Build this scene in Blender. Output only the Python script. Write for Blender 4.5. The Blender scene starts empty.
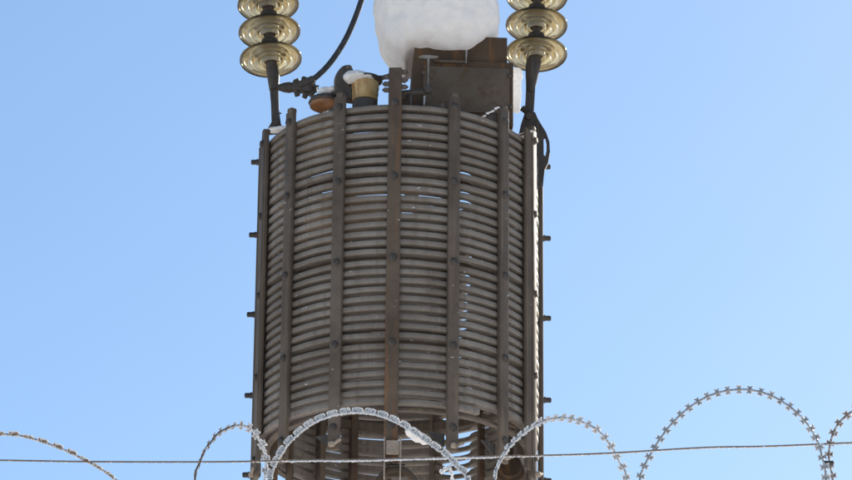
import bpy, bmesh, math, random
from mathutils import Vector, Matrix, noise
random.seed(7)
PI = math.pi
R = math.radians
scene = bpy.context.scene
COL = scene.collection

# ------------------------------------------------------------------ camera
ELEV = R(22.5)
FPX = 4000.0                      # focal length in photo pixels (852 wide)
CAM = Vector((0, 0, 1.6))
FWD = Vector((0, math.cos(ELEV), math.sin(ELEV)))
UP = Vector((0, -math.sin(ELEV), math.cos(ELEV)))
D = 14.78                         # horizontal distance of the trap's axis
DF = 9.24                         # horizontal distance of the fence line
cam = bpy.data.cameras.new('camera')
cam.sensor_width = 36.0
cam.lens = FPX / 852 * 36.0
cam.clip_start = 0.1
cam.clip_end = 20000
co = bpy.data.objects.new('camera', cam)
COL.objects.link(co)
co.location = CAM
co.rotation_euler = (PI / 2 + ELEV, 0, 0)
scene.camera = co


def ray(px, py):
    return FWD + Vector((1, 0, 0)) * ((px - 426) / FPX) + UP * ((240 - py) / FPX)


def at(px, py, y):
    d = ray(px, py)
    return CAM + d * (y / d.y)


# --------------------------------------------------------------- materials
def nodes_of(name):
    m = bpy.data.materials.new(name)
    m.use_nodes = True
    nt = m.node_tree
    return m, nt, nt.nodes['Principled BSDF']


def weathered(name, c1, c2, c3, rough=0.6, metal=0.0, scale=9.0, bump=0.15, streak=True, spec=0.4, grime=False):
    """base colour that wanders between three tones, with vertical run streaks and fine grime"""
    m, nt, b = nodes_of(name)
    N, L = nt.nodes.new, nt.links.new
    tc = N('ShaderNodeTexCoord')
    n1 = N('ShaderNodeTexNoise'); n1.inputs['Scale'].default_value = scale
    n1.inputs['Detail'].default_value = 8; n1.inputs['Roughness'].default_value = 0.65
    L(tc.outputs['Object'], n1.inputs['Vector'])
    mp = N('ShaderNodeMapping'); mp.inputs['Scale'].default_value = (38, 38, 2.4 if streak else 38)
    L(tc.outputs['Object'], mp.inputs['Vector'])
    n2 = N('ShaderNodeTexNoise'); n2.inputs['Scale'].default_value = 1.0
    n2.inputs['Detail'].default_value = 6
    L(mp.outputs['Vector'], n2.inputs['Vector'])
    r1 = N('ShaderNodeValToRGB')
    r1.color_ramp.elements[0].position = 0.36; r1.color_ramp.elements[0].color = (*c1, 1)
    r1.color_ramp.elements[1].position = 0.66; r1.color_ramp.elements[1].color = (*c2, 1)
    L(n1.outputs['Fac'], r1.inputs['Fac'])
    r2 = N('ShaderNodeValToRGB')
    r2.color_ramp.elements[0].position = 0.52; r2.color_ramp.elements[0].color = (0, 0, 0, 1)
    r2.color_ramp.elements[1].position = 0.70; r2.color_ramp.elements[1].color = (1, 1, 1, 1)
    L(n2.outputs['Fac'], r2.inputs['Fac'])
    mx = N('ShaderNodeMixRGB'); mx.inputs['Color2'].default_value = (*c3, 1)
    L(r2.outputs['Color'], mx.inputs['Fac']); L(r1.outputs['Color'], mx.inputs['Color1'])
    col = mx.outputs['Color']
    if grime:
        n4 = N('ShaderNodeTexNoise'); n4.inputs['Scale'].default_value = 2.6; n4.inputs['Detail'].default_value = 9
        n4.inputs['Roughness'].default_value = .7; n4.inputs['Distortion'].default_value = .6
        L(tc.outputs['Object'], n4.inputs['Vector'])
        r4 = N('ShaderNodeValToRGB')
        r4.color_ramp.elements[0].position = .40; r4.color_ramp.elements[0].color = (.52, .47, .42, 1)
        r4.color_ramp.elements[1].position = .58; r4.color_ramp.elements[1].color = (1, 1, 1, 1)
        L(n4.outputs['Fac'], r4.inputs['Fac'])
        mg = N('ShaderNodeMixRGB'); mg.blend_type = 'MULTIPLY'; mg.inputs['Fac'].default_value = .5
        L(col, mg.inputs['Color1']); L(r4.outputs['Color'], mg.inputs['Color2'])
        n5 = N('ShaderNodeTexNoise'); n5.inputs['Scale'].default_value = 30; n5.inputs['Detail'].default_value = 5
        m5 = N('ShaderNodeMapping'); m5.inputs['Scale'].default_value = (1, 1, 2.5)
        L(tc.outputs['Object'], m5.inputs['Vector']); L(m5.outputs['Vector'], n5.inputs['Vector'])
        r5 = N('ShaderNodeValToRGB')
        r5.color_ramp.elements[0].position = .705; r5.color_ramp.elements[0].color = (0, 0, 0, 1)
        r5.color_ramp.elements[1].position = .74; r5.color_ramp.elements[1].color = (.8, .8, .8, 1)
        L(n5.outputs['Fac'], r5.inputs['Fac'])
        mf = N('ShaderNodeMixRGB'); mf.inputs['Color2'].default_value = (.62, .60, .57, 1)
        L(r5.outputs['Color'], mf.inputs['Fac']); L(mg.outputs['Color'], mf.inputs['Color1'])
        col = mf.outputs['Color']
    L(col, b.inputs['Base Color'])
    rr = N('ShaderNodeMapRange'); rr.inputs['To Min'].default_value = rough - 0.12
    rr.inputs['To Max'].default_value = min(1, rough + 0.15)
    L(n1.outputs['Fac'], rr.inputs['Value']); L(rr.outputs['Result'], b.inputs['Roughness'])
    b.inputs['Metallic'].default_value = metal
    b.inputs['Specular IOR Level'].default_value = spec
    n3 = N('ShaderNodeTexNoise'); n3.inputs['Scale'].default_value = 160
    n3.inputs['Detail'].default_value = 4
    L(tc.outputs['Object'], n3.inputs['Vector'])
    bp = N('ShaderNodeBump'); bp.inputs['Strength'].default_value = bump
    bp.inputs['Distance'].default_value = 0.002
    L(n3.outputs['Fac'], bp.inputs['Height']); L(bp.outputs['Normal'], b.inputs['Normal'])
    return m


def snow_mat(name, col, trans, scale=40, bump=0.5):
    m, nt, b = nodes_of(name)
    N, L = nt.nodes.new, nt.links.new
    tc = N('ShaderNodeTexCoord')
    n1 = N('ShaderNodeTexNoise'); n1.inputs['Scale'].default_value = scale; n1.inputs['Detail'].default_value = 6
    L(tc.outputs['Object'], n1.inputs['Vector'])
    r1 = N('ShaderNodeValToRGB')
    r1.color_ramp.elements[0].position = 0.3; r1.color_ramp.elements[0].color = (col[0] * .9, col[1] * .9, col[2] * .9, 1)
    r1.color_ramp.elements[1].position = 0.7; r1.color_ramp.elements[1].color = (*col, 1)
    L(n1.outputs['Fac'], r1.inputs['Fac'])
    L(r1.outputs['Color'], b.inputs['Base Color'])
    b.inputs['Roughness'].default_value = 0.75
    b.inputs['Specular IOR Level'].default_value = 0.25
    bp = N('ShaderNodeBump'); bp.inputs['Strength'].default_value = bump; bp.inputs['Distance'].default_value = 0.004
    L(n1.outputs['Fac'], bp.inputs['Height']); L(bp.outputs['Normal'], b.inputs['Normal'])
    t = N('ShaderNodeBsdfTranslucent'); t.inputs['Color'].default_value = (*col, 1)
    mix = N('ShaderNodeMixShader'); mix.inputs['Fac'].default_value = trans
    L(b.outputs['BSDF'], mix.inputs[1]); L(t.outputs['BSDF'], mix.inputs[2])
    L(mix.outputs['Shader'], nt.nodes['Material Output'].inputs['Surface'])
    return m


def glass_mat(name, tint, body, amount):
    m, nt, b = nodes_of(name)
    N, L = nt.nodes.new, nt.links.new
    b.inputs['Base Color'].default_value = (*tint, 1)
    b.inputs['Transmission Weight'].default_value = 1.0
    b.inputs['Roughness'].default_value = 0.10
    b.inputs['IOR'].default_value = 1.5
    tc = N('ShaderNodeTexCoord')
    n1 = N('ShaderNodeTexNoise'); n1.inputs['Scale'].default_value = 14; n1.inputs['Detail'].default_value = 5
    L(tc.outputs['Object'], n1.inputs['Vector'])
    r1 = N('ShaderNodeValToRGB')
    r1.color_ramp.elements[0].position = 0.40; r1.color_ramp.elements[0].color = (body[0] * .62, body[1] * .52, body[2] * .34, 1)
    r1.color_ramp.elements[1].position = 0.65; r1.color_ramp.elements[1].color = (*body, 1)
    L(n1.outputs['Fac'], r1.inputs['Fac'])
    t = N('ShaderNodeBsdfTranslucent'); L(r1.outputs['Color'], t.inputs['Color'])
    d = N('ShaderNodeBsdfDiffuse'); L(r1.outputs['Color'], d.inputs['Color'])
    m1 = N('ShaderNodeMixShader'); m1.inputs['Fac'].default_value = 0.4
    L(t.outputs['BSDF'], m1.inputs[1]); L(d.outputs['BSDF'], m1.inputs[2])
    m2 = N('ShaderNodeMixShader'); m2.inputs['Fac'].default_value = amount
    L(b.outputs['BSDF'], m2.inputs[1]); L(m1.outputs['Shader'], m2.inputs[2])
    L(m2.outputs['Shader'], nt.nodes['Material Output'].inputs['Surface'])
    return m


M = {}
M['winding'] = weathered('weathered_aluminium', (.218, .182, .148), (.285, .243, .202), (.195, .157, .122), .60, 0, 5, .25, True, .3, True)
M['post'] = weathered('grimy_post', (.105, .080, .060), (.160, .124, .094), (.20, .145, .10), .66, 0.0, 7, .3, True, .3, True)
M['rusty_post'] = weathered('rust_stained_post', (.105, .076, .055), (.155, .113, .080), (.22, .11, .054), .74, 0.0, 7, .3, True, .2, True)
M['plate'] = weathered('matte_brown_plate', (.105, .080, .060), (.150, .116, .088), (.18, .13, .09), .85, 0.0, 7, .3, True, .15, True)
M['steel'] = weathered('dark_galvanised_steel', (.045, .037, .031), (.085, .071, .06), (.13, .105, .085), .62, 0, 14, .25, True, .3)
M['tan'] = weathered('lit_tan_bracket', (.25, .19, .14), (.42, .33, .25), (.16, .12, .09), .7, 0, 22, .3)  # pale tan puts the light on the clips and bracket into the colour
M['box'] = weathered('stained_box_paint', (.062, .040, .027), (.105, .069, .045), (.15, .078, .036), .75, 0, 5, .15, True, .1)
M['panel'] = weathered('worn_grey_panel', (.080, .055, .037), (.130, .100, .075), (.100, .064, .04), .70, 0, 3.5, .15, False, .12)
M['porcelain'] = weathered('rust_streaked_porcelain', (.40, .26, .10), (.52, .38, .18), (.30, .14, .05), .35, 0, 16, .1)
M['brown_porcelain'] = weathered('brown_porcelain', (.20, .085, .032), (.30, .14, .06), (.14, .07, .04), .4, 0, 16, .1)
M['rubber'] = weathered('cable_sheath', (.03, .03, .032), (.05, .049, .05), (.085, .08, .078), .55, 0, 20, .2, False)
M['snow'] = snow_mat('packed_snow', (.92, .885, .85), .25, 30, .8)
M['frost'] = snow_mat('hoar_frost', (.95, .95, .95), .62, 220, .3)
M['ice'] = glass_mat('milky_ice', (.95, .97, 1), (.85, .87, .9), .6)
M['glass'] = glass_mat('amber_glass', (.96, .89, .66), (.94, .84, .58), .46)
M['rim'] = glass_mat('refraction_dark_edge', (.30, .25, .15), (.11, .085, .05), .55)  # dark tint paints in the refraction darkening along the disc's edge
M['wire'] = weathered('galvanised_wire', (.26, .26, .265), (.38, .38, .385), (.26, .22, .18), .45, .5, 60, .2, False)
M['rusty_wire'] = weathered('rusting_wire', (.16, .115, .085), (.27, .215, .17), (.22, .12, .06), .6, .3, 60, .2, False)


# ------------------------------------------------------------ mesh helpers
class MB:
    def __init__(s):
        s.v, s.f, s.mi = [], [], []

    def add(s, vs, fs, mi=0):
        o = len(s.v)
        s.v.extend(Vector(v) for v in vs)
        s.f.extend(tuple(i + o for i in f) for f in fs)
        s.mi.extend([mi] * len(fs))

    def box(s, mat, sx, sy, sz, bev=0.0, mi=0):
        bm = bmesh.new()
        bmesh.ops.create_cube(bm, size=1.0)
        bmesh.ops.scale(bm, vec=(sx, sy, sz), verts=bm.verts)
        if bev > 0:
            bmesh.ops.bevel(bm, geom=bm.edges[:], offset=bev, segments=2, profile=0.5, affect='EDGES')
        s.bm(bm, mat, mi)

    def bm(s, bm, mat=Matrix.Identity(4), mi=0):
        bm.verts.index_update()
        s.add([mat @ v.co for v in bm.verts], [[v.index for v in f.verts] for f in bm.faces], mi)
        bm.free()

    def tube(s, pts, rad, n=10, closed=False, caps=True, mi=0):
        pts = [Vector(p) for p in pts]
        m = len(pts)
        rads = rad if isinstance(rad, (list, tuple)) else [rad] * m
        vs, fs = [], []
        t0 = (pts[1] - pts[0]).normalized()
        ref = Vector((0, 0, 1)) if abs(t0.z) < .9 else Vector((1, 0, 0))
        u = t0.cross(ref).normalized()
        for i, p in enumerate(pts):
            if closed:
                t = pts[(i + 1) % m] - pts[i - 1]
            else:
                t = pts[min(i + 1, m - 1)] - pts[max(i - 1, 0)]
            t.normalize()
            u = (u - t * u.dot(t)).normalized()
            w = t.cross(u)
            for k in range(n):
                a = 2 * PI * k / n
                vs.append(p + (u * math.cos(a) + w * math.sin(a)) * rads[i])
        for i in range(m if closed else m - 1):
            j = (i + 1) % m
            for k in range(n):
                l = (k + 1) % n
                fs.append((i * n + k, i * n + l, j * n + l, j * n + k))
        if caps and not closed:
            fs.append(tuple(range(n))[::-1])
            fs.append(tuple((m - 1) * n + k for k in range(n)))
        s.add(vs, fs, mi)

    def lathe(s, prof, mat=Matrix.Identity(4), n=40, mi=0, closed=False):
        vs, fs = [], []
        m = len(prof)
        for r_, z in prof:
            for k in range(n):
                a = 2 * PI * k / n
                vs.append(mat @ Vector((r_ * math.cos(a), r_ * math.sin(a), z)))
        for i in range(m if closed else m - 1):
            j = (i + 1) % m
            for k in range(n):
                l = (k + 1) % n
                fs.append((i * n + k, i * n + l, j * n + l, j * n + k))
        if not closed:
            if prof[0][0] > 1e-5: fs.append(tuple(range(n))[::-1])
            if prof[-1][0] > 1e-5: fs.append(tuple((m - 1) * n + k for k in range(n)))
        s.add(vs, fs, mi)

    def prism(s, outline, thick, direction, hole=None, bev=0.0):
        """solid plate: outline (3-D points) pushed by thick along direction; optional hole loop"""
        bm = bmesh.new()
        d = Vector(direction).normalized() * thick
        a = [bm.verts.new(Vector(p)) for p in outline]
        if hole:
            h = [bm.verts.new(Vector(p)) for p in hole]
            es = [bm.edges.new((a[i], a[(i + 1) % len(a)])) for i in range(len(a))]
            es += [bm.edges.new((h[i], h[(i + 1) % len(h)])) for i in range(len(h))]
            bmesh.ops.triangle_fill(bm, use_beauty=True, edges=es)
        else:
            bm.faces.new(a)
        r = bmesh.ops.extrude_face_region(bm, geom=bm.faces[:])
        bmesh.ops.translate(bm, vec=d, verts=[e for e in r['geom'] if isinstance(e, bmesh.types.BMVert)])
        bmesh.ops.recalc_face_normals(bm, faces=bm.faces)
        s.bm(bm)

    def lump(s, mat, amp=.2, freq=1.6, sub=3, seed=0., flat=None, mi=0):
        bm = bmesh.new()
        bmesh.ops.create_icosphere(bm, subdivisions=sub, radius=1.0)
        o = Vector((seed * 3.1, seed * 1.7, seed * 5.3))
        for v in bm.verts:
            n_ = noise.noise(v.co * freq + o) + .5 * noise.noise(v.co * freq * 2.3 + o) + .25 * noise.noise(v.co * freq * 5 + o)
            v.co = v.co * (1 + amp * n_)
            if flat is not None and v.co.z < flat:
                v.co.z = flat + (v.co.z - flat) * .12
        s.bm(bm, mat, mi)

    def mesh(s, name, mats, smooth=40):
        me = bpy.data.meshes.new(name)
        me.from_pydata(s.v, [], s.f)
        for m in (mats if isinstance(mats, (list, tuple)) else [mats]):
            me.materials.append(m)
        if any(s.mi):
            me.polygons.foreach_set('material_index', s.mi)
        me.update()
        bm = bmesh.new(); bm.from_mesh(me)
        bmesh.ops.recalc_face_normals(bm, faces=bm.faces)
        bm.to_mesh(me); bm.free()
        if smooth:
            me.shade_smooth()
            me.set_sharp_from_angle(angle=R(smooth))
        return me

    def build(s, name, mats, parent=None, smooth=40, shift=None, label=None):
        if shift is not None:
            s.v = [v - Vector(shift) for v in s.v]
        o = bpy.data.objects.new(name, s.mesh(name, mats, smooth))
        COL.objects.link(o)
        if parent is not None: o.parent = parent
        if label: o['label'] = label
        return o


def link(name, me, parent, mat=None, label=None):
    o = bpy.data.objects.new(name, me)
    COL.objects.link(o)
    o.parent = parent
    if mat is not None: o.matrix_local = mat
    if label: o['label'] = label
    return o


def thing(name, loc, label, cat, group=None, rot=(0, 0, 0)):
    o = bpy.data.objects.new(name, None)
    COL.objects.link(o)
    o.location = loc; o.rotation_euler = rot
    o.empty_display_size = .1
    tag(o, label, cat, group)
    return o


def tag(o, label, cat, group=None):
    o['label'] = label; o['category'] = cat
    if group: o['group'] = group


def smoothstep(a, b, x):
    t = max(0, min(1, (x - a) / (b - a)))
    return t * t * (3 - 2 * t)


def spline(pts, per=8, closed=False):
    """Catmull-Rom through points"""
    pts = [Vector(p) for p in pts]
    n = len(pts)
    out = []
    rng = n if closed else n - 1
    for i in range(rng):
        if closed:
            p0, p1, p2, p3 = pts[i - 1], pts[i], pts[(i + 1) % n], pts[(i + 2) % n]
        else:
            p1, p2 = pts[i], pts[i + 1]
            p0 = pts[i - 1] if i > 0 else p1 * 2 - p2
            p3 = pts[i + 2] if i + 2 < n else p2 * 2 - p1
        for k in range(per):
            t = k / per
            out.append(.5 * ((2 * p1) + (p2 - p0) * t + (2 * p0 - 5 * p1 + 4 * p2 - p3) * t * t + (3 * p1 - p0 - 3 * p2 + p3) * t ** 3))
    if not closed: out.append(pts[-1])
    return out


def frame(x, y, z, p):
    m = Matrix.Identity(4)
    for i, c in enumerate((x, y, z, p)):
        for j in range(3): m[j][i] = c[j]
    return m


# ------------------------------------------------------------ the setting
g = MB()
NG = 60
for iy in range(NG + 1):
    for ix in range(NG + 1):
        x = (ix / NG - .5); y = (iy / NG - .5)
        x = math.copysign(abs(2 * x) ** 3, x) * 3000; y = math.copysign(abs(2 * y) ** 3, y) * 3000
        g.v.append(Vector((x, y, .12 * noise.noise(Vector((x, y, 0)) * .13))))
for iy in range(NG):
    for ix in range(NG):
        a = iy * (NG + 1) + ix
        g.f.append((a, a + 1, a + NG + 2, a + NG + 1)); g.mi.append(0)
ground = g.build('ground', snow_mat('ground_snow', (.86, .85, .84), 0, .8, .3))
ground['kind'] = 'structure'

# ------------------------------------------------------------ the line trap
front = at(399.5, 104.5, D - .55)
TR = Vector((at(401, 156, D).x, D, front.z))          # axis, level of the top turn
ROLL = R(.5)
trap = thing('line_trap', TR, 'tall cylindrical line trap of stacked grey turns between dark posts, hung from insulators', 'line trap', None, (0, ROLL, 0))
TINV = (Matrix.Translation(TR) @ Matrix.Rotation(ROLL, 4, 'Y')).inverted()


def lp(px, py, dy):
    """point seen at a photo pixel, dy metres behind the trap's axis, in the trap's own frame"""
    return TINV @ at(px, py, D + dy)


def pol(deg, r, z):
    a = R(deg)
    return Vector((r * math.sin(a), -r * math.cos(a), z))


PITCH, EXTRA, NT = .0374, .0085, 32.6
RO, DEP, HGT = .552, .041, .0218


def zturn(t):
    z = PITCH * (t - .5)
    for b in (8, 17, 26): z += EXTRA * smoothstep(b - .12, b + .12, t)
    return -z


POSTS = [-2, 22, 46, 68.5, 95, 115, 137, 164, 183, 202, 220, 242, 267, 286, 310, 335.4]

# short stretches where the turns have lost their depth of packing and daylight comes through
SLITS = [(24.5, 34, 5, 31, .42), (139, 161, 0, 26, .45), (314, 334, 4, 9, .36), (203, 226, 0, 9, .42), (205, 218, 25, 33, .2)]
w = MB()
SEG = 144
prof0 = [(-1, -.5), (-.10, -.5), (-.02, -.45), (0, -.36), (0, .34), (-.03, .44), (-.12, .5), (-1, .5)]
np_ = len(prof0)
tot = int(NT * SEG)
for i in range(tot + 1):
    t = i / SEG
    ang = 180 + 360 * t                      # starts and ends at the back
    k = int(t)
    ph = ang % 360
    jz = .0027 * noise.noise(Vector((ph / 28, k * 7.3, 1.5))) + .0012 * noise.noise(Vector((ph / 9, k * 3.1, 9.)))
    jr = .003 * noise.noise(Vector((ph / 25, k * 5.1, 4.2)))
    dep = DEP
    # the lower turns at the back right have slipped apart
    slack = smoothstep(143, 149, ph) * (1 - smoothstep(157, 163, ph)) * smoothstep(23, 26, t)
    dep *= (1 - .62 * slack) * (1 + .28 * smoothstep(100, 120, ph) * (1 - smoothstep(240, 260, ph)))
    for a0, a1, t0, t1, cut in SLITS:
        dep *= 1 - cut * smoothstep(a0, a0 + 3, ph) * (1 - smoothstep(a1 - 3, a1, ph)) * smoothstep(t0, t0 + .8, t) * (1 - smoothstep(t1 - .8, t1, t))
    hg = HGT * (1 - .25 * slack) * (1 + .06 * noise.noise(Vector((k * 2.7, ph / 60, 0))))
    tilt = .10 * noise.noise(Vector((ph / 40, k * 4.4, 20)))
    z0 = zturn(t) - HGT / 2 + jz
    for pr, pz in prof0:
        r_ = RO + jr + pr * dep
        w.v.append(pol(ang, r_, z0 + pz * hg + tilt * pr * dep))
    if i:
        a, b = (i - 1) * np_, i * np_
        for q in range(np_):
            q2 = (q + 1) % np_
            w.f.append((a + q, a + q2, b + q2, b + q)); w.mi.append(0)
w.f.append(tuple(range(np_))); w.mi.append(0)
w.f.append(tuple(tot * np_ + q for q in range(np_))[::-1]); w.mi.append(0)
w.build('winding', M['winding'], trap, 35)

# rings added behind the wider gaps to block the sky and keep them dark
for b in (8, 17, 26):
    r = MB()
    zc = zturn(b) + .006
    r.lathe([(.478, zc - .018), (.5075, zc - .018), (.5075, zc + .016), (.478, zc + .016)], n=96, closed=True)
    r.build('gap_blocking_ring', M['post'], trap, 30)

# bolts shared by all posts: washer, hexagon, threaded end; axis +X
rotx = Matrix.Rotation(PI / 2, 4, 'Y')
bb = MB()
bb.lathe([(0, 0), (.0125, 0), (.0125, .010), (.0105, .011), (.0105, .029), (.008, .032), (0, .032)], rotx, 14)
peg_me = bb.mesh('bolt', M['steel'], 30)
bb = MB()
bb.lathe([(0, 0), (.0165, 0), (.0165, .003), (.0125, .0032), (.0125, .009), (.010, .0105), (0, .0105)], rotx, 12)
bolt_me = bb.mesh('bolt', M['steel'], 30)

BZ = [.0, -.315, -.655, -1.0, -1.335]
for pi_, deg in enumerate(POSTS):
    main = deg in (-2, 183)
    ztop = .150 if main else .050 + random.uniform(-.004, .004)
    zbot = -1.485 if main else -1.42 + random.uniform(-.006, .006)
    wd = .052 if main else .047
    a = R(deg)
    rad = Vector((math.sin(a), -math.cos(a), 0)); tan = Vector((math.cos(a), math.sin(a), 0))
    p = MB()
    mid = (ztop + zbot) / 2
    rin, rout = .5550, .574
    mat = frame(rad, tan, Vector((0, 0, 1)), rad * ((rin + rout) / 2) + Vector((0, 0, mid)))
    p.box(mat, rout - rin, wd, ztop - zbot, .004)
    if not main:          # rounded nub that closes the top of the post
        p.box(frame(rad, tan, Vector((0, 0, 1)), rad * ((rin + rout) / 2 - .004) + Vector((0, 0, ztop + .006))), .03, wd * .62, .022, .006)
    me_m = M['rusty_post'] if main else M['post']
    post = p.build('post', me_m, trap, 30, label='rust-stained taller post' if main else None)
    if deg in (115, 137, 164, 242, 183): wi = .012
    else: wi = wd * .62
    q = MB()
    zin = -1.20 if deg < 80 or deg > 280 else zbot
    q.box(frame(rad, tan, Vector((0, 0, 1)), rad * .486 + Vector((0, 0, (-.02 + zin) / 2))), .034, wi, -.02 - zin, .003)
    q.build('inner_bar', M['post'] if pi_ % 3 else M['rusty_post'], trap, 30)
    for z in BZ:
        jit = random.uniform(-.004, .004)
        bm_ = frame(rad, tan, Vector((0, 0, 1)), rad * (rout + .0005) + Vector((0, 0, z + jit))) @ Matrix.Rotation(random.uniform(0, 1), 4, 'X')
        link('bolt', peg_me if deg in (95, 267) else bolt_me, post, bm_)
    # triangular gusset plates tie the post's ends to the cross arms
    if not main:
        for zt, sg in ((ztop - .012, 1), (zbot + .02, -1)):
            base = rad * .547
            gs = MB()
            o = [base + tan * -.024 + Vector((0, 0, zt)), base + tan * -.024 + Vector((0, 0, zt - sg * .055)), base + tan * -.095 - rad * .006 + Vector((0, 0, zt - sg * .055))]
            gs.prism(o, .006, -rad)
            gs.build('gusset', M['steel'], post, 20)
        # clip with its bolt at the lower end, its tan a painted-in lit tone
        cl = MB()
        cl.box(frame(rad, tan, Vector((0, 0, 1)), rad * .584 + Vector((0, 0, zbot + .018))), .022, .026, .020, .006)
        cl.box(frame(rad, tan, Vector((0, 0, 1)), rad * .586 + tan * .022 + Vector((0, 0, zbot + .024))) @ Matrix.Rotation(.5, 4, 'X'), .012, .042, .012, .005)
        cl.build('clip', M['tan'], post, 30)

# broad tie plates down both flanks carry the hangers' load
for a0, a1 in ((60.5, 65.4), (-80, -69)):
    t_ = MB()
    out = [pol(a0, .562, .028), pol(a0, .562, -1.40), pol(a1, .562, -1.40), pol(a1, .562, .028)]
    t_.prism(out, .010, pol((a0 + a1) / 2, 1, 0))
    t_.build('side_plate', M['plate'], trap, 20)

# cross arms at the top and the bottom, front to back and side to side
for zt, nm in ((.085, 1), (-1.455, 0)):
    for deg in (-2, 88):
        a = R(deg)
        rad = Vector((math.sin(a), -math.cos(a), 0)); tan = Vector((math.cos(a), math.sin(a), 0))
        c = MB()
        zz = zt + (.0 if deg == -2 else -.058)
        c.box(frame(rad, tan, Vector((0, 0, 1)), Vector((0, 0, zz))), 1.095 if deg == -2 else 1.02, .012, .055, .002)
        c.box(frame(rad, tan, Vector((0, 0, 1)), tan * .024 + Vector((0, 0, zz - .0305))), 1.085 if deg == -2 else 1.0, .06, .006, .001)
        c.build('cross_arm', M['steel'], trap, 20)

# bracket plate, saddle and hanging fittings at the lower end of the front post
pb = MB()
c0 = lp(392.5, 447.5, -.60)
pb.box(Matrix.Translation(c0), .050, .012, .056, .003)
for sx in (-1, 1):
    pb.box(Matrix.Translation(c0 + Vector((sx * .030, .02, -.04))), .006, .05, .16, .001)
pb.build('bracket', M['tan'], trap, 20, label='square bracket plate in a lit tan tone')
sd = MB()
sd.tube(spline([lp(378, 482, -.55), lp(385, 473, -.55), lp(393, 470, -.55), lp(404, 471, -.55), lp(412, 478, -.55), lp(418, 488, -.55)], 6), .014, 10)
sd.box(Matrix.Translation(lp(395, 474, -.54)), .075, .02, .03, .004)
sd.build('saddle', M['panel'], trap, 40)
ar = MB()
ca = lp(510, 467, -.12)
ar.lathe([(.0, 0), (.040, 0), (.046, -.006), (.046, -.012), (.060, -.014), (.064, -.022), (.064, -.20), (.0, -.2)][::-1], Matrix.Translation(ca) @ Matrix.Rotation(R(78), 4, 'X'), 36)
ar.build('arrester', M['box'], trap, 35)
bt = MB()
for z in (zturn(NT) - .030,):
    bt.lathe([(.500, z - .005), (.528, z - .005), (.528, z + .005), (.500, z + .005)], n=96, closed=True)
bt.build('end_ring', M['post'], trap, 25)

# --- the tuning box on top
fx0, fx1 = lp(412, 80, -.30).x, lp(505, 80, -.30).x
zl = lp(460, 63, -.30).z
zt = lp(500, 36, -.30).z
tb = MB()
yaw = Matrix.Rotation(R(3), 4, 'Z')
tb.box(Matrix.Translation(((fx0 + fx1) / 2, -.12, (zl + zt) / 2 + .003)) @ yaw, fx1 - fx0, .355, zt - zl - .006, .004)
body = tb.build('tuning_box', M['box'], trap, 25)
lo = MB()
mb_ = Matrix.Translation(((fx0 + fx1) / 2 + .008, -.12, zl / 2 + .01)) @ yaw
lo.box(mb_, fx1 - fx0 + .03, .40, zl - .02, .004)
lo.build('lower_casing', M['box'], body, 25)
pn = MB()
pn.box(mb_ @ Matrix.Translation((.012, -.2045, .010)), .345, .008, zl - .10, .003)
pn.box(mb_ @ Matrix.Translation((-.05, -.206, zl / 2 - .018)), .13, .014, .010, .002)
pn.build('panel', M['panel'], body, 25)
rv = MB()
for dx in (-.16, .185):
    for dz in (-.06, .075):
        rv.lathe([(.008, 0), (.008, .006), (.005, .009)], mb_ @ Matrix.Translation((dx, -.2085, dz)) @ Matrix.Rotation(PI / 2, 4, 'X'), 10)
rv.build('rivet', M['steel'], body, 30)
am = MB()
a0, a1 = lp(402, 93, -.53), lp(431, 91, -.50)
am.tube([a0, a1], .011, 10)
am.lathe([(.018, 0), (.018, .014), (.012, .02)], Matrix.Translation(a1 + Vector((-.012, -.01, 0))) @ Matrix.Rotation(PI / 2, 4, 'X'), 6)
am.build('terminal_arm', M['steel'], trap, 30)

# bolts either side of the tall front post's head
for px, ys in ((387, (77, 84, 90)), (405, (72, 80, 87))):
    for y in ys:
        hb = MB()
        hb.lathe([(0, -.018), (.006, -.018), (.006, -.012), (.011, -.0115), (.011, .006), (.006, .0065), (.006, .012), (0, .013)], Matrix.Rotation(PI / 2, 4, 'Y'), 6)
        link('bolt', hb.mesh('bolt', M['steel'], 30), trap, Matrix.Translation(lp(px, y, -.565)))

# --- the two bushings
b1 = lp(365, 101.5, -.43)
bs = MB()
bs.lathe([(0, 0), (.050, 0), (.0505, .004), (.0505, .024), (.0525, .027), (.052, .050), (.0545, .053), (.054, .078), (.03, .082), (0, .082)], Matrix.Translation(b1), 40)
bushing = bs.build('bushing', M['porcelain'], trap, 40, label='golden brown rust-streaked bushing')
k = MB()
k.lathe([(0, .0822), (.056, .0822), (.067, .086), (.069, .093), (.058, .100), (.022, .108), (0, .110)], Matrix.Translation(b1), 40)
k.build('cap', M['steel'], bushing, 40)
k = MB()
k.lathe([(0, -.05), (.050, -.05), (.050, -.006), (.047, -.0005), (0, -.0005)], Matrix.Translation(b1), 40)
k.build('base', M['steel'], bushing, 40)
k = MB()
k.tube([lp(374, 78.5, -.43), lp(384, 77.5, -.46), lp(394, 73.5, -.54)], [.011, .009, .009], 10)
k.build('lead', M['steel'], bushing, 40)

b2 = lp(325, 110, -.34)
bs = MB()
bs.lathe([(0, 0), (.038, 0), (.060, .012), (.063, .024), (.055, .036), (0, .040)], Matrix.Translation(b2), 40)
bush2 = bs.build('bushing', M['brown_porcelain'], trap, 40, label='squat brown bushing')
k = MB()
k.lathe([(0, .0365), (.057, .0365), (.065, .026), (.0665, .031), (.060, .045), (.036, .060), (.02, .078), (0, .08)], Matrix.Translation(b2), 40)
k.build('cap', M['steel'], bush2, 40)
k = MB()
k.tube([lp(325, 96, -.34), lp(334, 94, -.36), lp(343, 90, -.40)], [.022, .020, .018], 12)
k.build('lead', M['steel'], bush2, 40)
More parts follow.
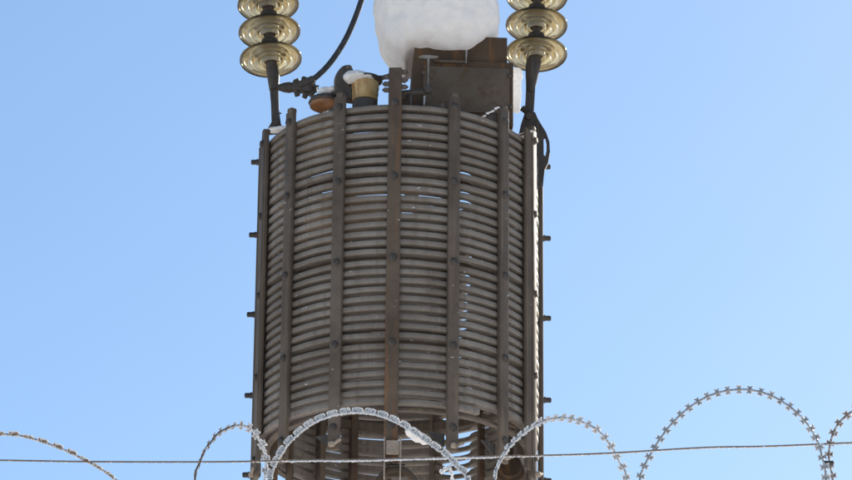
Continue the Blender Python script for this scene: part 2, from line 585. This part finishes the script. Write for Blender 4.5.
# curved terminal clamp between the bushings
tc = MB()
ol = [(336, 94), (334, 86), (334.5, 78), (338, 71), (343, 66), (350, 65), (352, 69), (349, 73), (348.5, 80), (351, 90), (352, 97), (344, 97)]
tc.prism([lp(x, y, -.44) for x, y in spline([(x, y, 0) for x, y in ol], 4, True) and [(v.x, v.y) for v in spline([(x, y, 0) for x, y in ol], 4, True)]], .06, (0.2, 1, 0))
tc.tube([lp(349, 68, -.45), lp(349, 68, -.35)], .013, 10)
tc.build('terminal_clamp', M['steel'], trap, 35)


# ------------------------------------------------- insulator strings
def prof_glass():
    under = [(.030, -.010), (.034, -.030), (.039, -.031), (.046, -.012), (.054, -.010), (.060, -.026), (.066, -.028), (.073, -.010),
             (.082, -.008), (.089, -.021), (.095, -.022), (.102, -.005), (.112, -.002), (.119, -.007)]
    rim = [(.1245, -.010), (.127, -.006), (.126, .000)]
    over = [(.112, .010), (.090, .018), (.065, .028), (.048, .040), (.040, .052), (.030, .053)]
    return under + rim + over


gl = MB(); gl.lathe(prof_glass(), n=72, closed=True)
np2 = len(prof_glass())
for q in range(np2):
    if 13 <= q <= 16:
        for k in range(72): gl.mi[q * 72 + k] = 1
glass_me = gl.mesh('insulator_disc', [M['glass'], M['rim']], 60)
cp = MB()
cp.lathe([(0, .095), (.022, .095), (.034, .088), (.040, .070), (.0445, .058), (.0465, .046), (.046, .040), (.041, .0395), (.0405, .054), (.0295, .0545), (.0295, -.004), (.026, -.010), (0, -.010)], n=32)
cap_me = cp.mesh('cap', M['steel'], 40)
pn_ = MB()
pn_.lathe([(0, -.0105), (.024, -.0105), (.026, -.018), (.015, -.026), (.013, -.052), (.019, -.056), (.019, -.064), (0, -.068)], n=20)
pin_me = pn_.mesh('pin', M['steel'], 40)


def string(px, py, spacing_px, lean_px, label, dy, n=5):
    """insulator discs from the lowest (rim centre at px, py) upward; returns (root, axis, base)"""
    away = R(9.5)
    ax = Vector((lean_px / spacing_px * math.cos(R(33)), math.sin(away), math.cos(away))).normalized()
    base = at(px, py, D + dy)
    root = thing('insulator_string', base, label, 'insulator', 'glass insulator strings holding the line trap')
    x = Vector((1, 0, 0)); x = (x - ax * x.dot(ax)).normalized(); y = ax.cross(x)
    step = spacing_px / 250 / math.cos(R(34))
    for i in range(n):
        m = frame(x, y, ax, ax * (step * i)) @ Matrix.Rotation(i * 1.3, 4, 'Z')
        d = link('insulator_disc', glass_me, root, m)
        link('cap', cap_me, d); link('pin', pin_me, d)
    return root, ax, base


ls, lax, lb = string(270.7, 58.5, 28.3, -2.0, 'left amber glass insulator string, with the black cable clamped on beneath it', 0)
rs, rax, rb = string(536.2, 53, 29.5, .9, 'right amber glass insulator string above the dark slotted hanger plate', 0)
Y0 = D
DN = Vector((0, 1, 0))
# left hanger: socket, strap, yoke
s = MB()
s.tube([at(271, 61, Y0 - .01), at(272, 68, Y0), at(273.5, 78, Y0), at(274, 90, Y0)], [.021, .026, .025, .019], 12)
s.tube([at(277, 87, Y0), at(283, 87.5, Y0)], .012, 10)
s.build('socket', M['steel'], ls, 40, lb)
s = MB()
s.prism([at(x, y, Y0 - .008) for x, y in ((269.5, 86), (278.5, 86), (279, 110), (281, 124), (285, 132), (262, 134), (268, 128), (271.5, 122), (271, 105))], .018, DN)
s.tube([at(275.5, 122, Y0 - .02), at(275.5, 122, Y0 + .03)], .012, 8)
s.tube([at(279, 113, Y0), at(281.5, 113.5, Y0)], .003, 6)
s.build('hanger_strap', M['steel'], ls, 30, lb)
# right hanger: socket fitting, strap and slotted plate
s = MB()
s.tube([at(534.5, 53, Y0 - .01), at(534, 60, Y0), at(532.5, 69, Y0), at(531.5, 80, Y0), at(530, 92, Y0)], [.020, .031, .030, .024, .016], 14)
s.build('socket', M['steel'], rs, 40, rb)
s = MB()
s.prism([at(x, y, Y0 - .008) for x, y in ((526.5, 74), (536, 74), (534.5, 100), (533.5, 116), (524, 116), (525.5, 100))], .018, DN)
s.build('hanger_strap', M['steel'], rs, 30, rb)
s = MB()
ol = [(525, 112), (535, 112), (538, 119), (541, 124), (546, 132), (549.5, 142), (550, 152), (548, 163), (544.5, 170), (543, 186), (533, 186), (530, 172), (519, 133), (521, 124)]
sl = [(543.6, 138), (545.3, 136.5), (546.6, 142), (546.6, 150), (545.4, 156), (543.8, 155)]
s.prism([at(x, y, Y0 - .030) for x, y in ol], .020, DN, [at(x, y, Y0 - .030) for x, y in sl])
s.tube([at(529, 116, Y0 - .045), at(529, 116, Y0 + .005)], .014, 6)
s.tube([at(522, 108, Y0 - .02), at(528, 112.5, Y0 - .02)], .013, 8)
s.build('hanger_plate', M['steel'], rs, 30, rb)

# drop cable with its clamp
cab = thing('cable', at(311, 83, Y0), 'black drop cable curving up from a bolted clamp on the left insulator string', 'cable')
cb = at(311, 83, Y0)
s = MB()
s.tube(spline([at(x, y, Y0 - .01 + dy) for x, y, dy in ((303, 87, 0), (311, 81, 0), (319, 74.5, 0), (328, 65.5, .01), (337, 53.5, .02), (346, 38.5, .03), (353.5, 22, .04), (359.5, 6, .05), (364.5, -10, .06), (370, -32, .08), (374, -60, .1))], 8), .0118, 14)
s.build('conductor', M['rubber'], cab, 40, cb)
s = MB()
s.lathe([(0, -.045), (.012, -.043), (.020, -.02), (.023, 0), (.018, .025), (.012, .05), (0, .05)], Matrix.Translation(at(289, 87.5, Y0)) @ Matrix.Rotation(PI / 2, 4, 'Y'), 14)
s.build('lug', M['steel'], cab, 40, cb)
s = MB()
s.box(Matrix.Translation(at(303, 87.5, Y0)) @ Matrix.Rotation(R(8), 4, 'Y'), .088, .045, .044, .008)
s.box(Matrix.Translation(at(306, 83.5, Y0 - .005)) @ Matrix.Rotation(R(-25), 4, 'Y'), .075, .05, .030, .008)
for x, y in ((297, 81), (297.5, 94), (304, 80), (305, 96), (312, 81), (311, 94.5), (315.5, 89)):
    c = at(x, y, Y0 - .005)
    s.lathe([(.011, -.012), (.011, .008), (.006, .010)], Matrix.Translation(c) @ Matrix.Rotation(.3 * x, 4, 'Y'), 6)
s.tube([at(312, 84, Y0 - .03), at(315.5, 86, Y0 - .03), at(316, 91, Y0 - .03), at(311, 94, Y0 - .03)], .007, 8)
s.tube([at(319, 86, Y0 - .03), at(315, 86.5, Y0 - .03)], .004, 8)
s.build('clamp', M['steel'], cab, 30, cb)


# ------------------------------------------------------------ snow and ice
def melt(o, voxel):
    """fuse overlapping lumps into one skin"""
    md = o.modifiers.new('fuse', 'REMESH'); md.mode = 'VOXEL'; md.voxel_size = voxel; md.use_smooth_shade = True
    sm = o.modifiers.new('soften', 'SMOOTH'); sm.factor = .5; sm.iterations = 3
    dg = bpy.context.evaluated_depsgraph_get()
    me = bpy.data.meshes.new_from_object(o.evaluated_get(dg))
    o.modifiers.clear()
    o.data = me
    me.shade_smooth()


def snow(label, lumps, cat='snow', name='snow_patch', mat='snow', sub=3, voxel=.0035):
    s = MB()
    p0 = lumps[0][0]
    for i, (p, sx, sy, sz, amp) in enumerate(lumps):
        s.lump(Matrix.Translation(p) @ Matrix.Diagonal((sx, sy, sz, 1)), amp, 1.5, sub, i * 2.3 + len(label) * .37)
    o = s.build(name, M[mat], None, 180, p0)
    o.location = p0
    melt(o, voxel)
    tag(o, label, cat)
    return o


# the big snow cap: one closed body shaped as a sagging pillow
def snow_cap():
    bm = bmesh.new()
    bmesh.ops.create_icosphere(bm, subdivisions=6, radius=1.0)
    yc = D - .165
    c = at(437, 10, yc)
    ppm = 250.0
    for v in bm.verts:
        d = v.co.normalized()
        x, y, z = d
        # super-ellipsoid, squarer in plan
        e = 2.6 if z > 0 else 3.6
        k_ = (abs(x) ** e + abs(y) ** e + abs(z) ** e) ** (-1 / e)
        p = Vector((x, y, z)) * k_
        X, Y, Z = p.x * .255, p.y * .25, p.z * .27
        if Z < 0:
            # sags over the left front corner, thins out to the right
            lft = smoothstep(-.10, -.19, X)
            rgt = smoothstep(.10, .25, X)
            Z *= .90 + .22 * lft - .26 * rgt
            X += .045 * lft * (-Z / .27)
        X *= 1 - .08 * smoothstep(.0, .27, Z)
        q = Vector((X, Y, Z))
        n_ = noise.noise(q * 6 + Vector((3, 8, 1))) * .022 + noise.noise(q * 13) * .011 + noise.noise(q * 32) * .0045 + noise.noise(q * 80) * .0018
        q += d * n_
        v.co = q
    s = MB(); s.bm(bm)
    o = s.build('snow_mound', M['snow'], None, 180)
    o.location = c
    tag(o, 'big rounded snow mound sagging over the dark box on top of the line trap', 'snow')
    return o


snow_cap()
snow('snow on the golden brown bushing, caught against the dark curved clamp', [(at(352, 77, D - .46), .036, .04, .024, .25), (at(359, 76.5, D - .46), .036, .04, .020, .25), (at(367, 78.5, D - .46), .030, .036, .010, .25)])
snow('thin snow on top of the squat brown bushing', [(at(327, 91.5, D - .36), .034, .03, .017, .25), (at(321, 97, D - .36), .022, .03, .016, .25), (at(333, 89, D - .38), .02, .02, .012, .25)])
snow('thin snow lying on the top turn of the coil below the brown bushing', [(TR + pol(-38 + i * 2.2, .525, .004 + .010 * (i / 5)), .022, .018, .007 + .002 * i, .25) for i in range(6)], sub=2)
snow('snow on the left shoulder of the coil at the foot of the left hanger strap', [(at(274 + 4 * i, 130 - .6 * i + (i == 3) * 1.5, D - .06 - .02 * i), .026, .02, .014 - .002 * i, .3) for i in range(4)], sub=2)
snow('narrow bright slab of snow clinging behind the right edge of the dark box', [(at(517 + .5 * math.sin(i * 1.7), 72 + 5.2 * i, D + .06), .022 - .0008 * i, .02, .020, .2) for i in range(8)], mat='frost')
snow('thin snow edge on the corner plate at the right rim of the coil', [(at(509 + 4.2 * i, 137.5 - 1.2 * i, D - .24), .011, .01, .003 + .0012 * (i % 3), .35) for i in range(6)], sub=2, voxel=.002)
snow('snow crust on the sloping plate beside the right-hand coil posts', [(at(482 + 2.7 * i, 117 - 1.6 * i + .5 * math.sin(i * 2.1), D - .44), .008, .007, .0022 + .0014 * (i % 3), .35) for i in range(7)], sub=2, voxel=.002)


def icicle(label, px, y0, y1, dy, r0, cap=None):
    s = MB()
    p0 = at(px, y0, D + dy); p1 = at(px - .4, y1, D + dy)
    n = 9
    s.tube([p0.lerp(p1, i / n) for i in range(n + 1)], [r0 * (1 - .55 * i / n) * (1 + .15 * math.sin(i * 2.2)) for i in range(n + 1)], 8)
    if cap:
        s.lump(Matrix.Translation(p0) @ Matrix.Diagonal((cap, .012, .0055, 1)), .3, 2.6, 3, 4)
    o = s.build('icicle', M['ice'], None, 60, p0)
    o.location = p0
    tag(o, label, 'icicle')


icicle('long thin icicle below a flat lip of ice on the front of the dark box', 428.5, 57, 88, -.375, .0036, .040)
icicle('short icicle under the snow mound near the middle of the dark box', 466.5, 50, 63, -.345, .004)
icicle('tiny icicle just above the top turn of the coil beside the tall front post', 424.5, 96, 105, -.53, .0045)

# ------------------------------------------------------------ razor wire
coil_root = at(430, 520, DF)
coil = thing('razor_wire_coil', coil_root, 'frosted coil of razor wire looping along the bottom in front of the line trap', 'razor wire')

BT = .0011


def barb_outline(plate=False):
    if plate:     # long cropped plates, most of the width on the outer side
        return [(-.0108, .0015), (-.0125, .0088), (-.0065, .0100), (.0085, .0100), (.0125, .0070), (.0108, .0015),
                (.0095, -.0045), (.0060, -.0025), (-.0060, -.0025), (-.0095, -.0045)]
    return [(-.0030, .0015), (-.0082, .0125), (-.0020, .0104), (.0020, .0104), (.0082, .0125), (.0030, .0015),
            (.0030, -.0015), (.0082, -.0125), (.0020, -.0104), (-.0020, -.0104), (-.0082, -.0125), (-.0030, -.0015)]


def barb_mesh(kind, mat, seed, plate):
    s = MB()
    ol = barb_outline(plate)
    ol = ol if plate else [(x * .86, z * .86) for x, z in ol]
    s.prism([(x, BT * -.5, z) for x, z in ol], BT, (0, 1, 0))
    s.tube([(-.0085, 0, 0), (.0085, 0, 0)], .0030, 8)      # the strip crimped round the core wire
    rnd = random.Random(seed)
    if kind:
        # rime needles along the edges of the plate
        for i in range(len(ol)):
            a, b = Vector((ol[i][0], 0, ol[i][1])), Vector((ol[(i + 1) % len(ol)][0], 0, ol[(i + 1) % len(ol)][1]))
            n = int((b - a).length * {1: 420, 2: 700, 3: 1000}[kind] + rnd.random())
            for _ in range(n):
                p = a.lerp(b, rnd.random()) + Vector((0, rnd.uniform(-.0012, .0012), 0))
                if kind == 1 and p.z > 0 and rnd.random() < .5: continue
                sz = rnd.uniform(.0008, .0014) * (1 + .12 * kind)
                s.lump(Matrix.Translation(p) @ Matrix.Rotation(rnd.uniform(0, 3), 4, 'Y') @ Matrix.Diagonal((sz * 1.6, sz, sz, 1)), .5, 2.0, 1, i + seed, mi=1)
        if kind >= 2:
            for _ in range(6 if kind == 2 else 26):
                x, z = rnd.uniform(-.008, .008), rnd.uniform(.001, .009) * (1 if plate else rnd.choice((-1, 1)))
                sz = rnd.uniform(.0014, .0022)
                s.lump(Matrix.Translation((x, rnd.choice((-1, 1)) * .001, z)) @ Matrix.Diagonal((sz * 1.6, sz * .6, sz, 1)), .5, 2.0, 1, seed + x, mi=1)
    return s.mesh('barb', [mat, M['frost']], 35)


BARBS = {}
for kd in range(4):
    for mk in ('wire', 'rusty_wire'):
        for pl in (False, True):
            BARBS[kd, mk, pl] = [barb_mesh(kd, M[mk], 11 * kd + j + (5 if mk == 'wire' else 0), pl) for j in range(3)]


def loop(points, yaw, mk, frost, roll, spacing=.0290, label=None, h=200, closed=True, start=.0, plate=False):
    """points: photo pixels of the visible arc, left to right; the ring closes below the picture"""
    cx = sum(p[0] for p in points) / len(points)
    cpt = at(cx, 470, DF)
    hdir = Vector((math.cos(yaw), math.sin(yaw), 0)); nrm = Vector((-hdir.y, hdir.x, 0))

    def onp(px, py):
        d = ray(px, py)
        return CAM + d * ((cpt - CAM).dot(nrm) / d.dot(nrm))
    top = min(p[1] for p in points)
    (xl, yl), (xr, yr) = points[0], points[-1]
    mid = (xl + xr) / 2
    wl, wr = mid - xl, xr - mid
    low = [(xr - .02 * wr, yr + (top + h - yr) * .35), (xr - .22 * wr, yr + (top + h - yr) * .72), (mid + .36 * wr, top + h * .97), (mid, top + h), (mid - .36 * wl, top + h * .97), (xl + .22 * wl, yl + (top + h - yl) * .72), (xl + .02 * wl, yl + (top + h - yl) * .35)]
    allp = list(points) + low
    path = spline([onp(*p) for p in allp], 10, True)
    nv = (len(points) - 1) * 10
    lo_ = MB()
    lo_.tube(path, .0024, 8, True)
    # arc-length walk
    cum = [0]
    for i in range(1, len(path)): cum.append(cum[-1] + (path[i] - path[i - 1]).length)
    ctr = sum(path, Vector()) / len(path)
    part = lo_
    rnd = random.Random(int(cx))
    spots = []
    s_ = spacing * (.3 + start)
    while s_ < cum[-1]:
        i = next(j for j in range(len(cum)) if cum[j] >= s_)
        i = max(1, i)
        f_ = (s_ - cum[i - 1]) / (cum[i] - cum[i - 1])
        p = path[i - 1].lerp(path[i], f_)
        t = (path[i] - path[i - 1]).normalized()
        out = (p - ctr); out = (out - t * out.dot(t)).normalized()
        spots.append((p, t, out, i))
        s_ += spacing * rnd.uniform(.95, 1.05)
    nv_len = cum[nv]
    for p, t, out, i in spots:
        if i > nv + 6 and i < len(path) - 6:      # below the picture: barbs merged into the ring
            m = frame(t, t.cross(out) * -1, out, p - coil_root)
            lo_.prism([p + t * x + out * z for x, z in barb_outline(plate)], BT, t.cross(out))
    if True:
        lo_.mi = [0] * len(lo_.f)
        # flat tape crimped on the core, seen as a thin ridge
        ob = lo_.build('wire_loop', [M[mk]], coil, 40, coil_root, label)
    fr = MB()
    for i in range(nv + 4):
        u = min(1, i / nv)
        a = frost(u)
        p = path[i % len(path)]; q = path[(i + 1) % len(path)]
        t = (q - p).normalized(); out = (p - ctr); out = (out - t * out.dot(t)).normalized(); sd_ = t.cross(out)
        n = int((q - p).length * a * 1500 + rnd.random())
        for _ in range(n):
            ph = rnd.gauss(0, .9)
            dv = (-out * math.cos(ph) + sd_ * math.sin(ph))
            # rime grows on the lower, right-hand side
            sz = rnd.uniform(.0009, .0016) * (.8 + .35 * a)
            pp = p.lerp(q, rnd.random()) + dv * (.0022 + sz * .5)
            fr.lump(Matrix.Translation(pp) @ Matrix.Diagonal((sz * 1.3, sz, sz * 1.1, 1)), .5, 2.0, 1, rnd.random() * 9)
    if fr.v:
        fr.build('frost', M['frost'], ob, 35, coil_root)
    for p, t, out, i in spots:
        if i > nv + 6 and i < len(path) - 6: continue
        u = max(0, min(1, (i if i <= nv + 6 else 0) / nv))
        a = frost(u) + rnd.uniform(-.12, .12)
        kd = 0 if a < .2 else 1 if a < .6 else 2 if a < 1.0 else 3
        m = frame(t, (t.cross(out)) * -1, out, p - coil_root) @ Matrix.Rotation(roll(u) + rnd.uniform(-.25, .25), 4, 'X')
        link('barb', rnd.choice(BARBS[kd, mk, plate]), ob, m)
    return ob, path


L1 = [(-95, 478), (-70, 455), (-40, 441), (-15, 435.5), (0, 434.5), (14, 435), (30.5, 438), (50, 444.5), (69, 452), (88.5, 462), (104, 471), (116, 480), (129, 491), (141, 504), (150, 520)]
L2 = [(195, 478.4), (199.5, 463), (205, 450), (211, 442), (217.5, 434), (227, 428.5), (236, 425.5), (245.6, 426.3), (255, 433), (262, 444), (266, 456.5), (266.5, 467.5), (265, 479)]
L3 = [(271, 478), (277, 460.5), (286, 446), (296.5, 435), (312.5, 423), (328, 416.3), (342, 413), (357, 412), (378, 414.5), (399, 423), (414, 432.5), (430, 443.5), (447, 456), (459, 469), (467, 480)]
L4 = [(495, 478), (498, 465), (505, 452), (513, 442), (525, 431.5), (541, 421.7), (558, 417.8), (570, 418.5), (581, 421.5), (598, 430.5), (611, 446), (620, 463), (626.5, 479)]
L5 = [(640, 479), (652, 452), (669, 427), (690, 407), (714, 394), (740, 389.5), (764, 393), (786, 404), (805, 421), (817, 440.5), (824.5, 466), (826, 481)]
L6 = [(832.5, 479), (830, 466), (829, 452.5), (832, 437), (839, 423), (852, 411.5), (868, 403), (890, 400), (912, 404), (930, 420), (942, 445), (948, 478)]
loop(L1, R(8), 'rusty_wire', lambda u: .7, lambda u: 1.25, .037, 'thinly frosted rusty loop leaving at the left', plate=True)
loop(L2, R(62), 'rusty_wire', lambda u: .25 + 1.05 * smoothstep(.3, .75, u), lambda u: .5, .036, 'narrow loop, rusty on its left leg and thick with rime on its right')
o3, p3 = loop(L3, R(-12), 'wire', lambda u: 1.3 - .2 * math.sin(u * 9), lambda u: .35, .0315, 'wide heavily frosted loop in front of the coil', plate=True)
loop(L4, R(42), 'wire', lambda u: 1.2 - .55 * smoothstep(.35, .75, u), lambda u: .6 + .5 * u, .029, 'frosted loop crossing the right edge of the coil')
o5, p5 = loop(L5, R(-8), 'wire', lambda u: .40 + .25 * smoothstep(.55, .85, u), lambda u: .1, .0268, 'large lightly frosted loop against the sky')
loop(L6, R(-15), 'rusty_wire', lambda u: .55, lambda u: .3, .028, 'frosted loop leaving at the right')
# steel clip that joins the last two loops, and a frosted loose wire end
s = MB()
c = at(828.5, 463.5, DF - .012)
s.box(Matrix.Translation(c), .026, .02, .0065, .002)
s.tube([c + Vector((-.012, 0, .004)), c + Vector((.012, 0, .004))], .003, 6)
s.build('clip', M['steel'], coil, 30, coil_root)
s = MB()
e1 = spline([at(x, y, DF - .03) for x, y in ((455, 462), (451, 465), (450, 470), (452, 474), (451.5, 480), (450, 487))], 4)
e2 = spline([at(x, y, DF - .03) for x, y in ((450, 467), (446, 468), (442.5, 471), (440, 471.5))], 4)
s.tube(e1, .0024, 8); s.tube(e2, .0022, 8)
rnd = random.Random(5)
for pth in (e1, e2):
    for p in pth:
        for _ in range(3):
            sz = rnd.uniform(.0016, .003)
            s.lump(Matrix.Translation(p + Vector((rnd.gauss(0, .002), rnd.gauss(0, .002), rnd.gauss(0, .002)))) @ Matrix.Diagonal((sz, sz, sz * 1.3, 1)), .5, 2, 1, rnd.random() * 9)
s.build('wire_end', M['frost'], coil, 40, coil_root)
snow('soft clump of snow caught under the wide frosted razor wire loop', [(at(411, 432, DF + .02), .016, .016, .012, .3), (at(418, 437, DF + .02), .019, .016, .013, .3), (at(425, 441, DF + .02), .013, .014, .010, .3)])

tw = thing('tension_wire', at(0, 460.5, DF + .01), 'thin straight tension wire, frosted in the middle, stretched across behind the razor wire loops', 'wire')
tp = [(-60, 459.8), (0, 460.3), (80, 461.6), (170, 462), (240, 461.6), (300, 460), (360, 459.6), (420, 458), (480, 456.5), (560, 455), (616.6, 452.8), (704, 447.6), (766, 446.3), (852, 442.8), (920, 440)]
pth = spline([at(x, y, DF + .01) for x, y in tp], 10)
s = MB(); s.tube(pth, .0022, 8)
s.build('strand', M['rusty_wire'], tw, 40, tw.location)
s = MB()
for i in range(len(pth) - 1):
    px = tp[0][0] + 0
    x = CAM.x + (pth[i].x) * FPX / (pth[i] - CAM).dot(FWD) + 426
    a = .25 + 1.0 * smoothstep(265, 300, x) * (1 - smoothstep(470, 520, x)) + .35 * smoothstep(480, 520, x)
    if x < 240: a = .05
    for _ in range(int((pth[i + 1] - pth[i]).length * a * 900 + rnd.random())):
        sz = rnd.uniform(.0011, .0021) * (1.15 if 280 < x < 490 else .8)
        p = pth[i].lerp(pth[i + 1], rnd.random()) + Vector((0, rnd.gauss(0, .0012), -.0026 - rnd.random() * .0016 * (a > .9)))
        s.lump(Matrix.Translation(p) @ Matrix.Diagonal((sz * 1.5, sz, sz, 1)), .5, 2, 1, rnd.random() * 9)
s.build('frost', M['frost'], tw, 35, tw.location)

# ------------------------------------------------------------ daylight
SUN_EL, SUN_AZ = R(28), R(28)          # azimuth from +Y towards +X
sv = Vector((math.sin(SUN_AZ) * math.cos(SUN_EL), math.cos(SUN_AZ) * math.cos(SUN_EL), math.sin(SUN_EL)))
sun = bpy.data.lights.new('sun', 'SUN')
sun.energy = 5.0; sun.angle = R(.53); sun.color = (1, .90, .76)
so = bpy.data.objects.new('sun', sun)
COL.objects.link(so)
so.rotation_euler = sv.to_track_quat('Z', 'Y').to_euler()
so.location = (0, 0, 40)
world = bpy.data.worlds.new('World')
scene.world = world
world.use_nodes = True
wn = world.node_tree
sky = wn.nodes.new('ShaderNodeTexSky')
sky.sky_type = 'NISHITA'
sky.sun_disc = False
sky.sun_elevation = SUN_EL
sky.sun_rotation = SUN_AZ
sky.air_density = 1.3; sky.dust_density = .36; sky.ozone_density = 5.0
bg = wn.nodes['Background']
bg.inputs['Strength'].default_value = .10
wn.links.new(sky.outputs['Color'], bg.inputs['Color'])

vs = scene.view_settings
vs.view_transform = 'Standard'; vs.look = 'None'; vs.exposure = .5; vs.gamma = 1
vs.use_curve_mapping = False
scene.render.film_transparent = False
scene.cycles.max_bounces = 10
scene.cycles.transmission_bounces = 8
scene.cycles.caustics_refractive = False
scene.cycles.caustics_reflective = False
